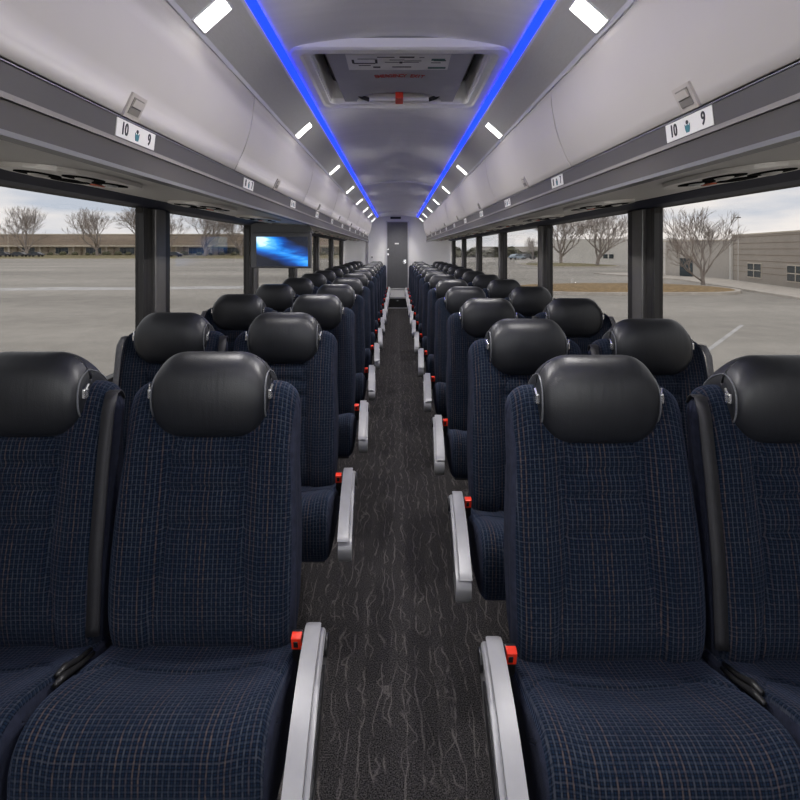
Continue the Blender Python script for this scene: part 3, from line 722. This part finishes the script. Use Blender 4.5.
def make_seat(aisle_sign):
    """seat facing -y, origin on the floor; aisle_sign: side of the arm rest (+1/-1) or 0 for a window seat"""
    root = empty('coach_seat', (0, 0, 0))
    # back rest
    prof = [(-.080, .39), (-.096, .47), (-.078, .62), (-.050, .78), (-.028, .90), (-.008, .955), (.025, .972), (.060, .955), (.055, .80), (.030, .60), (.0, .39), (-.05, .375)]
    def hw(t): return .200+.006*math.sin(PI*min(1, t*1.6))-.006*gauss(t, .80, .12)
    def bf(x, y, z, t, dy, u):
        if dy < 0:
            front = min(1, -dy/.03)
            bol = sstep(.085, .135, abs(x)); y -= front*.014*bol*(1-sstep(.80, .95, z/1.0))*1.0
            if z < .87:
                xs = .088+.02*sstep(.62, .45, z)-.03*sstep(.80, .87, z)
                y += front*.006*gauss(abs(x), xs, .006)*1.3
            if abs(x) < .09:
                for zc_ in (.845, .785, .735, .665):
                    y += front*.0075*gauss(z, zc_+.012*(1-(x/.09)**2), .006)
                for zc_ in (.815, .76, .70): y -= front*.003*gauss(z, zc_+.006, .016)
            y -= front*.008*gauss(z, .56, .10)*(1-abs(u))
        return y, z
    sweep('seat_back', prof, hw, .032, .058, .05, 5, [FAB, GUS], root, n=150, cols=72, fn=bf, gus=.955, it=2, edge=None)
    bm = bmesh.new(); prism(bm, [(.03, .42), (.045, .42), (.075, .88), (.06, .92), (.04, .90)], -.16, .16, axis='x'); bm_obj('back_shell', bm, SHELL, root)
    # head rest
    hp = [(-.045, .868), (-.062, .90), (-.068, .96), (-.060, 1.02), (-.030, 1.052), (.008, 1.055), (.050, 1.03), (.082, .985), (.092, .955), (.06, .93), (.01, .872), (-.02, .862)]
    def hh(t): return .132+.002*math.sin(PI*t)
    def hf(x, y, z, t, dy, u):
        y += .020*abs(u)**2.4*(1 if dy < 0 else .2); return y, z
    hp = [(p[0], p[1]-.011) for p in hp]
    hr = sweep('headrest', hp, hh, .020, .072, .062, 1.15, [LEA], root, n=72, cols=40, fn=hf, edge=.955)
    for q in (-1, 1):
        bm = bmesh.new(); box(bm, q*.137-.004, q*.137+.004, -.034, -.018, .940, .962, .0025); tube(bm, [(q*.137, -.028, .955), (q*.141, -.020, .972)], .003, 6)
        bm_obj('headrest_bracket', bm, CHROME, root)
    # cushion
    cp = [(-.03, .36), (-.03, .412), (-.09, .416), (-.20, .448), (-.30, .484), (-.362, .490), (-.398, .462), (-.405, .40), (-.395, .325), (-.36, .298), (-.20, .30), (-.05, .33)]
    def cf(x, y, z, t, dy, u):
        if z > .40:
            up = sstep(.40, .44, z)
            z += up*(.010*sstep(.12, .19, abs(x))*(1-sstep(.197, .206, abs(x))))
            if y > -.30 and abs(x) < .2: # u shaped seam
                yy = -.185+.05*min(1, max(0, (abs(x)-.10)/.05)); z -= up*.006*gauss(y, yy-.10*max(0, abs(x)-.12)/.07*.8, .006)
            z -= up*.008*gauss(x, 0, .09)*sstep(-.36, -.2, y)
        return y, z
    cu = sweep('seat_cushion', cp, lambda t: .2115 if aisle_sign else .207, .022, .022, .03, 3, [FAB, GUS], root, n=110, cols=48, fn=cf, gus=.965, it=2)
    cu.location.x = aisle_sign*.0085
    # pedestal and frame
    bm = bmesh.new(); sg = aisle_sign or 1
    prism(bm, [(-.30, 0), (-.04, 0), (-.08, .31), (-.27, .31)], -sg*.05-.02 if aisle_sign else -.06, -sg*.05+.02 if aisle_sign else -.02, axis='x')
    bm_obj('pedestal', bm, STEEL, root)
    bx('seat_frame', (-.20, .20, -.34, -.04, .285, .315), STEEL, root, .004)
    if aisle_sign:
        a = aisle_sign; xc = a*.262
        def toe(y): return a*.013*max(0, min(1, (-.14-y)/.34))     # the arm leans towards the aisle at its front
        def ladder(prof, xs, n, dz):
            pp = resample(chaikin(prof, 2), n); cen = Vector((sum(p[0] for p in pp)/n, sum(p[1] for p in pp)/n)); bm = bmesh.new(); R = []
            for q, xx in enumerate(xs):
                k = 1 if 0 < q < len(xs)-1 else dz
                mid = (xs[0]+xs[-1])/2
                R.append([bm.verts.new((mid+(xx-mid)*(1-.55*max(0, (p[0]+.155)/.027)**2 if p[0] > -.155 else 1)+toe(p[0]), p[0], cen.y+(p[1]-cen.y)*k if dz < 1 else p[1])) for p in pp])
            for A, B in zip(R, R[1:]):
                for i in range(n): j = (i+1) % n; bm.faces.new((A[i], A[j], B[j], B[i]))
            bm.faces.new(R[0][::-1]); bm.faces.new(R[-1]); return bm
        outer = [(-.135, .490), (-.150, .505), (-.25, .498), (-.36, .468), (-.468, .418), (-.478, .400), (-.472, .362), (-.44, .350), (-.36, .368), (-.26, .400), (-.17, .430), (-.135, .455)]
        arm = bm_obj('armrest', ladder(outer, [xc-.020, xc-.016, xc+.016, xc+.020], 48, .95), SILVER2, root, True)
        arm.modifiers.new('e', 'EDGE_SPLIT').split_angle = math.radians(35)
        tp = [(-.128, .496), (-.148, .514), (-.26, .508), (-.37, .478), (-.468, .430), (-.474, .424), (-.466, .418), (-.36, .462), (-.25, .494), (-.15, .495)]
        xa, xb = sorted((xc-a*.022, xc+a*.010))
        pd = bm_obj('armrest_pad', ladder(tp, [xa, xa+.003, xb-.003, xb], 60, .985), SILVER, root, True); pd.modifiers.new('e', 'EDGE_SPLIT').split_angle = math.radians(35)
        rc = chaikin([(-.20, .476), (-.30, .460), (-.39, .424), (-.41, .402), (-.36, .395), (-.27, .425), (-.21, .452)], 2)
        x0, x1 = sorted((xc+a*.014, xc+a*.0225)); bm = bmesh.new(); prism(bm, [(p[0], p[1]) for p in rc], x0, x1, axis='x')
        for v in bm.verts: v.co.x += toe(v.co.y)
        bm_obj('hand_recess', bm, BLACKP, arm)
        bm = bmesh.new(); tube(bm, [(xc+a*.014, -.160, .474), (xc+a*.025, -.160, .474)], .021, 18); bm_obj('pivot_cap', bm, BLACKP, arm)
        # buckle
        bm = bmesh.new(); box(bm, -.011, .011, -.011, .011, -.09, .0, .003)
        Mx = Matrix.Translation((a*.222, -.150, .488)) @ Matrix.Rotation(math.radians(20), 4, 'X'); bmesh.ops.transform(bm, matrix=Mx, verts=bm.verts)
        bk = bm_obj('buckle', bm, BLACKP, root)
        bm = bmesh.new(); box(bm, -.0108, .0108, -.0125, .004, -.028, .003, .002); bmesh.ops.transform(bm, matrix=Mx, verts=bm.verts); rb = bm_obj('release_button', bm, RED, bk)
        bm = bmesh.new(); box(bm, -.006, .003, -.0140, -.010, -.020, -.004, .001); bmesh.ops.transform(bm, matrix=Mx, verts=bm.verts); bm_obj('slot', bm, BLACKP, rb)
    return root

def make_window_seat(inner):
    """inner: +1 when the aisle lies towards +x"""
    root = make_seat(0); a = inner
    # grey shoulder belt falling down the outer side, black one on the inner side
    for q, m, w in ((-a, STRAP, .017), (a, BSTRAP, .016)):
        pts = [(.03, .925), (.010, .950), (-.018, .950), (-.042, .92), (-.066, .80), (-.094, .62), (-.106, .45)]
        pp = resample([(p[0], p[1]) for p in pts], 30, closed=False); bm = bmesh.new(); prev = None
        xs = .198 if q == a else .187
        for i, p in enumerate(pp):
            xx = q*(xs-.012*max(0, 1-i/5)); k = .006*(1 if q == a else 0)*i/29
            f = pp[min(i+1, 29)]-pp[max(i-1, 0)]; n = Vector((f.y, -f.x)).normalized()*.0018
            if n.x > 0: n = -n
            w = .011 if q == -a else .013; r = [bm.verts.new((xx-q*w, p[0]-n.x, p[1]-n.y)), bm.verts.new((xx+q*w, p[0]-n.x+.004, p[1]-n.y)), bm.verts.new((xx+q*w, p[0]+n.x+.004, p[1]+n.y)), bm.verts.new((xx-q*w, p[0]+n.x, p[1]+n.y))]
            if prev:
                for k in range(4): bm.faces.new((prev[k], prev[(k+1) % 4], r[(k+1) % 4], r[k]))
            else: bm.faces.new(r)
            prev = r
        bm.faces.new(prev[::-1]); bm_obj('shoulder_belt', bm, m, root, True)
    # lap belt buckles lying between the cushions
    for dy, dx in ((0, -.002), (.012, .010)):
        bm = bmesh.new(); tube(bm, [(a*(.206+dx), -.12-dy, .435), (a*(.208+dx), -.17-dy, .450), (a*(.207+dx), -.21-dy*2, .468), (a*(.206+dx), -.235-dy*2, .470)], [.004, .005, .007, .005], 8)
        bm_obj('lap_belt', bm, BLACKP, root, True)
    return root

LZ = [1.255]+[2.01+.035+.85*k for k in range(12)]
RZ = [1.215, 1.86]+[2.62+.035+.85*k for k in range(11)]
protos = {}
for s, side, Z in ((-1, 'left', LZ), (1, 'right', RZ)):
    for r, z in enumerate(Z):
        for pos in ('aisle', 'window'):
            key = (s, pos)
            if key not in protos:
                protos[key] = o = make_seat(-s) if pos == 'aisle' else make_window_seat(-s)
            else: o = copy_tree(protos[key])
            xx = {'aisle': .438, 'window': .862}[pos]
            o.location = (s*xx, z, 0)
            which = '%s row' % ORD[r] if r in (0, 12) else '%s row from the camera' % ORD[r]
            ex = 'with armrest beside the aisle' if pos == 'aisle' else 'next to the window'
            tag(o, 'navy checked coach seat %s, %s side, %s' % (ex, side, which), 'seat', 'navy coach seats with black headrests')

# ------------------------------------------------------------------ outside
GZ = EYE-2.5
def gp(px, py):     # point of the ground that shows at a pixel of the photograph
    d = 2.5*536/(py-250); return ((px-397)/536*d, d)
struct(bx('ground', (-420, 420, -60, 700, GZ-.4, GZ), GROUND))
def patch(name, pts, z0, z1, mat):
    bm = bmesh.new(); A = [bm.verts.new((x, y, GZ+z0)) for x, y in pts]; B = [bm.verts.new((x, y, GZ+z1)) for x, y in pts]
    bm.faces.new(A[::-1]); bm.faces.new(B)
    for i in range(len(pts)): j = (i+1) % len(pts); bm.faces.new((A[i], A[j], B[j], B[i]))
    return bm_obj(name, bm, mat)
def berm(y): return .12+.75*max(0, min(1, (y-147)/29))
bm = bmesh.new(); prism(bm, [(147, -.1), (147, .12), (176, .87), (176, -.1)], -190, 10, axis='x')
for v in bm.verts: v.co.z += GZ
tag(bm_obj('grass_verge', bm, GRASS), 'long strip of dull grass in front of the low brown-roofed building', 'grass', kind='stuff')
tag(patch('kerb', [(-190, 145), (10, 145), (10, 147), (-190, 147)], -.1, .16, KERB), 'pale kerb edging the far grass on the left', 'kerb')
bm = bmesh.new(); rnd = random.Random(4)
pts1 = [(-80+i*3.2, 33+1.4*math.sin(i*.35)+rnd.uniform(-.3, .3)) for i in range(28)]
P2 = pts1+[(x+.2, y+2.6+rnd.uniform(-.2, .5)) for x, y in pts1][::-1]
tag(patch('pale_track', P2, -.01, .006, PALE), 'pale worn stripe crossing the left parking lot', 'road marking')
# building, left
g = empty('low_building', (-60, 178, GZ)); tag(g, 'long low tan building with a brown mansard roof seen through left windows', 'building')
bm = bmesh.new(); box(bm, -125, 75, 0, 30, 0, 3.9); bm_obj('wall', bm, BRICKT, g)
bm = bmesh.new(); prism(bm, [(-1.6, 3.6), (-1.6, 4.1), (1.2, 7.6), (30, 7.6), (30, 3.9), (0, 3.6)], -125, 75, axis='x'); bm_obj('roof', bm, ROOFT, g)
bm = bmesh.new(); box(bm, -125, 75, -1.75, -1.55, 3.55, 4.15); box(bm, -125, 75, 1.0, 1.6, 7.5, 7.9); bm_obj('roof_trim', bm, CREAM, g)
x = -118; k = 0; rnd = random.Random(9)
while x < 65:
    w = rnd.choice((5.5, 5.0, 4.2))
    fr = bx('window_frame', (x-.2, x+w+.2, -.12, 0, 1.1, 3.45), CREAM, g); bx('window_pane', (x, x+w, -.16, -.1, 1.3, 3.3), DKGLASS, fr)
    for q in range(1, 4): bx('mullion', (x+w*q/4-.06, x+w*q/4+.06, -.2, -.15, 1.3, 3.3), PILG, fr)
    bx('pilaster', (x+w+1.6, x+w+2.2, -.4, 0, 0, 3.6), CREAM, g); bx('pilaster', (x+w+4.2, x+w+4.6, -.4, 0, 0, 3.6), ROOFT, g)
    x += w+6.2+rnd.uniform(-.3, .8)
bm = bmesh.new()
for q in (-6, 3.5, 5): box(bm, q-.8, q+.8, 8, 10, 7.6, 8.3)
bm_obj('roof_vent', bm, PILG, g)
# right near building: clad wall parallel to the bus
def wall_thing(name, label, p0, p1, h, th, mat, cat='building'):
    p0, p1 = Vector((*p0, 0)), Vector((*p1, 0)); d = p1-p0; L = d.length
    g = empty(name, (p0.x, p0.y, GZ), math.atan2(d.y, d.x)); tag(g, label, cat)
    bm = bmesh.new(); box(bm, 0, L, 0, th, 0, h); bm_obj('wall', bm, mat, g); return g, L
g, L = wall_thing('clad_building', 'beige building with horizontal cladding grooves on the far right', (28.1, 45), (24.0, 25.5), 3.72, 14, PANEL)
bm = bmesh.new()
for hgt in (3.5, 3.0, 2.55, 2.1, 1.65, 1.2, .75): box(bm, 0, L, -.015, 0, hgt, hgt+.045)
bm_obj('cladding_groove', bm, ROOFT, g)
bx('parapet_cap', (-.1, L, -.06, 14, 3.68, 3.78), CREAM, g)
def bwin(g, x, w, z0, z1):
    fr = bx('window_frame', (x-.08, x+w+.08, -.05, 0, z0-.08, z1+.08), CREAM, g); bx('window_pane', (x, x+w, -.07, -.04, z0, z1), DKGLASS, fr)
    bx('mullion', (x+w/2-.04, x+w/2+.04, -.09, -.06, z0, z1), CREAM, fr); bx('mullion', (x, x+w, -.09, -.06, (z0+z1)/2-.03, (z0+z1)/2+.03), CREAM, fr)
bwin(g, 3.2, 2.2, .45, 1.45); bwin(g, 9.3, 2.2, .45, 1.45); bwin(g, 14.5, 2.0, .45, 1.45)
bm = bmesh.new(); box(bm, .0, .28, -.2, -.0, 0, 3.3, .03); bm_obj('downpipe', bm, WHITEB, g)
g, L = wall_thing('plain_building', 'plain light beige building wall behind the single bare tree', (24.4, 54), (28.15, 45.1), 3.35, 12, PANEL2)
bx('parapet_cap', (0, L, -.05, 12, 3.3, 3.4), CREAM, g)
bx('downpipe', (3.0, 3.2, -.15, 0, 0, 3.3), WHITEB, g)
fr = bx('door', (4.7, 6.0, -.06, 0, 0, 1.75), DKGLASS, g); bx('door_handle', (5.75, 5.8, -.1, -.05, .7, .9), CHROME, fr)
g, L = wall_thing('white_warehouse', 'long white warehouse behind the pair of bare trees', (28, 106), (41, 90), 4.5, 40, WHITEB)
bm = bmesh.new(); box(bm, 13.8, 14.6, -.1, 0, 1.0, 1.75); box(bm, 14.9, 15.7, -.1, 0, 1.0, 1.75); bm_obj('window_pane', bm, DKGLASS, g)
g, L = wall_thing('distant_shed', 'pale shed far beyond the trees in the third right window', (30, 190), (75, 190), 3.6, 20, PANEL2)
bx('parapet_cap', (0, L, -.1, 20, 3.5, 3.7), CREAM, g)
# islands and verges on the right
def island(name, label, x0, x1, y0, y1, mat, cat='island'):
    g = empty(name, ((x0+x1)/2, (y0+y1)/2, GZ)); tag(g, label, cat); w, l = (x1-x0)/2, (y1-y0)/2
    r = ring(-w, w, -l, l, min(w, l)*.9, 8)
    bm = bmesh.new(); A = [bm.verts.new((*p, -.05)) for p in r]; B = [bm.verts.new((*p, .16)) for p in r]; bm.faces.new(B)
    for i in range(len(r)): j = (i+1) % len(r); bm.faces.new((A[i], A[j], B[j], B[i]))
    bm_obj('kerb', bm, KERB, g)
    r2 = ring(-w+.3, w-.3, -l+.3, l-.3, (min(w, l)-.3)*.9, 8)
    bm = bmesh.new(); N_ = len(r2); c0 = bm.verts.new((0, 0, .34)); A = [bm.verts.new((*p, .165)) for p in r2]; B = [bm.verts.new((p[0]*.6, p[1]*.6, .30)) for p in r2]
    for i in range(N_): j = (i+1) % N_; bm.faces.new((A[i], A[j], B[j], B[i])); bm.faces.new((B[i], B[j], c0))
    bm_obj('planting_bed', bm, mat, g); return g
island('parking_island', 'brown mulched parking island with pale kerb on the right', 7.4, 20.6, 29.5, 37.5, MULCH)
island('parking_island', 'grassy island around the pair of bare trees on the right', 20.5, 33.5, 76, 96, GRASS)
tag(patch('sidewalk', [(20.5, 56), (23.9, 56), (27.2, 44.6), (23.2, 25), (19.8, 25), (23.2, 44.0)], -.05, .12, KERB), 'pale sidewalk along the foot of the beige buildings', 'sidewalk')
for k, (a, b) in enumerate((((697, 358), (742, 325)),)):
    p, q = Vector(gp(*a)), Vector(gp(*b)); d = (q-p).normalized(); n_ = Vector((-d.y, d.x))*.06
    tag(patch('parking_line', [p-n_, q-n_, q+n_, p+n_], -.01, .006, PALE), 'thin pale parking line on the right lot', 'road marking')
P = [(5.2+i*1.2, 8.0+.25*i+.35*math.sin(i*.8)) for i in range(12)]
tag(patch('pale_streak', P+[(x, y+.5+.12*math.sin(x)) for x, y in P][::-1], -.01, .005, PALE), 'pale streak across the asphalt beside the right windows', 'road marking')
# hedge lines far away
bm = bmesh.new(); rnd = random.Random(2)
for i in range(60):
    x_ = 20+i*1.9; r_ = rnd.uniform(1.2, 2.6)
    b = bmesh.ops.create_icosphere(bm, subdivisions=2, radius=r_)
    for v in b['verts']: v.co = v.co*rnd.uniform(.92, 1.08)+Vector((x_, 182+rnd.uniform(-3, 3), GZ+r_*.5))
tag(bm_obj('shrub_belt', bm, HEDGE), 'distant band of brownish shrubs beyond the right lot', 'shrubs', kind='stuff')
bm = bmesh.new(); rnd = random.Random(5)
for i in range(46):
    x_ = -165+i*3.7+rnd.uniform(-1, 1); r_ = rnd.uniform(.45, .9)
    b = bmesh.ops.create_icosphere(bm, subdivisions=2, radius=r_)
    for v in b['verts']: v.co = Vector((v.co.x*1.5, v.co.y, v.co.z))*rnd.uniform(.9, 1.1)+Vector((x_, 175.2, GZ+.85+r_*.5))
tag(bm_obj('foundation_shrubs', bm, HEDGE), 'low shrubs along the foot of the long brown-roofed building', 'shrubs', kind='stuff')

# bare trees
def tree_mesh(seed, spread=1.0, levels=6):
    rnd = random.Random(seed); trunk = bmesh.new(); br = bmesh.new()
    def grow(p, d, L, r, lev):
        n = 4; pts = [p]; rs = [r]; q = p.copy(); dd = d.copy()
        for i in range(n):
            dd = (dd+Vector((rnd.uniform(-1, 1), rnd.uniform(-1, 1), rnd.uniform(-.4, .8)))*.11).normalized()
            q = q+dd*L/n; pts.append(q.copy()); rs.append(r*(1-.42*(i+1)/n))
        tube(trunk if lev == 0 else br, pts, rs, 7 if lev < 2 else (4 if lev < 4 else 3), cap=False)
        if lev >= levels: return
        kids = 6 if lev == 0 else 3
        for k in range(kids):
            f = 1 if k < 2 else rnd.uniform(.35, .9)
            bp = pts[-1] if f == 1 else pts[int(f*n)]
            az = rnd.uniform(0, 2*PI) if lev else 2*PI*k/kids+rnd.uniform(-.4, .4)
            tilt = rnd.uniform(.25, .60)*spread if lev else rnd.uniform(.35, .95)*spread
            a = dd.orthogonal().normalized(); b = dd.cross(a)
            nd = (dd*math.cos(tilt)+(a*math.cos(az)+b*math.sin(az))*math.sin(tilt)+Vector((0, 0, .10))).normalized()
            grow(bp.copy(), nd, L*rnd.uniform(.66, .86)*(1.35 if lev == 0 else 1), max(r*rnd.uniform(.46, .60), .0016), lev+1)
    grow(Vector((0, 0, 0)), Vector((0, 0, 1)), .20, .022, 0)
    ms = []
    for b, nm in ((trunk, 'trunk'), (br, 'branches')):
        me = bpy.data.meshes.new(nm); b.to_mesh(me); b.free(); me.materials.append(BARK); ms.append(me)
    h = max(v.co.z for v in ms[1].vertices)
    for me in ms: me.transform(Matrix.Scale(1/h, 4))
    return ms
TM = [tree_mesh(1), tree_mesh(7, 1.1), tree_mesh(12, 1.05)]
def tree(px, py, top, label, k, rot, wid=1.0):
    x_, y_ = gp(px, py); h = (250-top)*y_/536+2.5-(berm(y_) if x_ < -60 else 0)
    g = empty('bare_tree', (x_, y_, GZ+(berm(y_) if x_ < -60 else .02)), rot); g.scale = (h*wid, h*wid, h)
    for me in TM[k]:
        o = bpy.data.objects.new(me.name, me); COL.objects.link(o); o.parent = g
    tag(g, label, 'tree', 'bare trees outside the bus')
tree(27, 257.9, 203, 'bare tree furthest left, in front of the brown-roofed building', 0, .3, 1.2)
tree(97, 257.9, 206, 'bare tree second from the left, seen through the first left window', 1, 1.0, 1.15)
tree(141, 257.9, 204, 'bare tree partly hidden by the first left window pillar', 2, 2.0, 1.05)
tree(168, 258, 209, 'small bare tree just right of the first left window pillar', 0, 2.6, .95)
tree(205, 258, 206, 'wide bare tree in the middle of the second left window', 1, 4.1, 1.25)
tree(241, 258, 208, 'bare tree beside the second left window pillar', 2, 5.0, 1.1)
tree(703, 286.6, 204, 'single bare tree on the brown parking island, first right window', 0, 1.2, 1.1)
tree(597, 266.9, 206, 'right one of the pair of bare trees in the second right window', 1, 2.2, 1.3)
tree(561, 264.6, 208, 'left one of the pair of bare trees in the second right window', 2, .4, 1.15)
tree(533, 260, 236, 'small distant bare tree in the third right window', 1, .4, .8)
# cars and poles
def car(px, py, mat, label, rz=0):
    x_, y_ = gp(px, py); g = empty('car', (x_, y_, GZ+(berm(y_) if x_ < 0 else 0)), rz); tag(g, label, 'car', 'cars parked outside')
    pr = chaikin([(-2.2, .35), (2.2, .35), (2.25, .8), (1.3, 1.0), (.7, 1.45), (-1.2, 1.45), (-1.9, .95), (-2.25, .85)], 1)
    bm = bmesh.new(); prism(bm, [(p[0], p[1]) for p in pr], -.85, .85, axis='y'); bm_obj('body', bm, mat, g)
    bm = bmesh.new(); prism(bm, [(-1.55, .98), (1.05, .98), (.62, 1.36), (-1.1, 1.36)], -.87, .87, axis='y'); bm_obj('side_window', bm, DKGLASS, g)
    for xx in (-1.4, 1.4):
        for yy in (-.8, .8):
            bm = bmesh.new(); tube(bm, [(xx, yy-.1, .33), (xx, yy+.1, .33)], .33, 14); bm_obj('wheel', bm, TYRE, g)
car(3, 258.3, CARD, 'dark car furthest left by the low building'); car(19.5, 258.3, CARD, 'dark car left of the first tree trunk')
car(36, 258.3, CARD, 'dark car right of the first tree trunk'); car(175, 258.3, CARD, 'dark car seen in the second left window')
car(517, 259.6, CARB, 'pale blue car far off in the third right window', .6); car(528, 259.2, CARD, 'dark car beside the pale blue car far off', .3)
def pole(px, py, top, label):
    x_, y_ = gp(px, py); h = (250-top)*y_/536+2.5; g = empty('light_pole', (x_, y_, GZ+(berm(y_) if x_ < 0 else 0))); tag(g, label, 'light pole')
    bm = bmesh.new(); tube(bm, [(0, 0, 0), (0, 0, h)], .004*h, 8); bm_obj('pole', bm, WHITEB, g); bx('lamp_head', (-.03*h, .03*h, -.02*h, .02*h, h-.015*h, h), PILG, g, .003)
pole(8, 258, 228, 'pale light pole beside the leftmost bare tree'); pole(738, 283, 217, 'thin light pole behind the single bare tree')
bm = bmesh.new()
x_, y_ = gp(572, 285); tag(bx('marker_post', (x_-.06, x_+.06, y_-.06, y_+.06, GZ, GZ+.42), WHITEB), 'short white marker post on the right parking island', 'post')
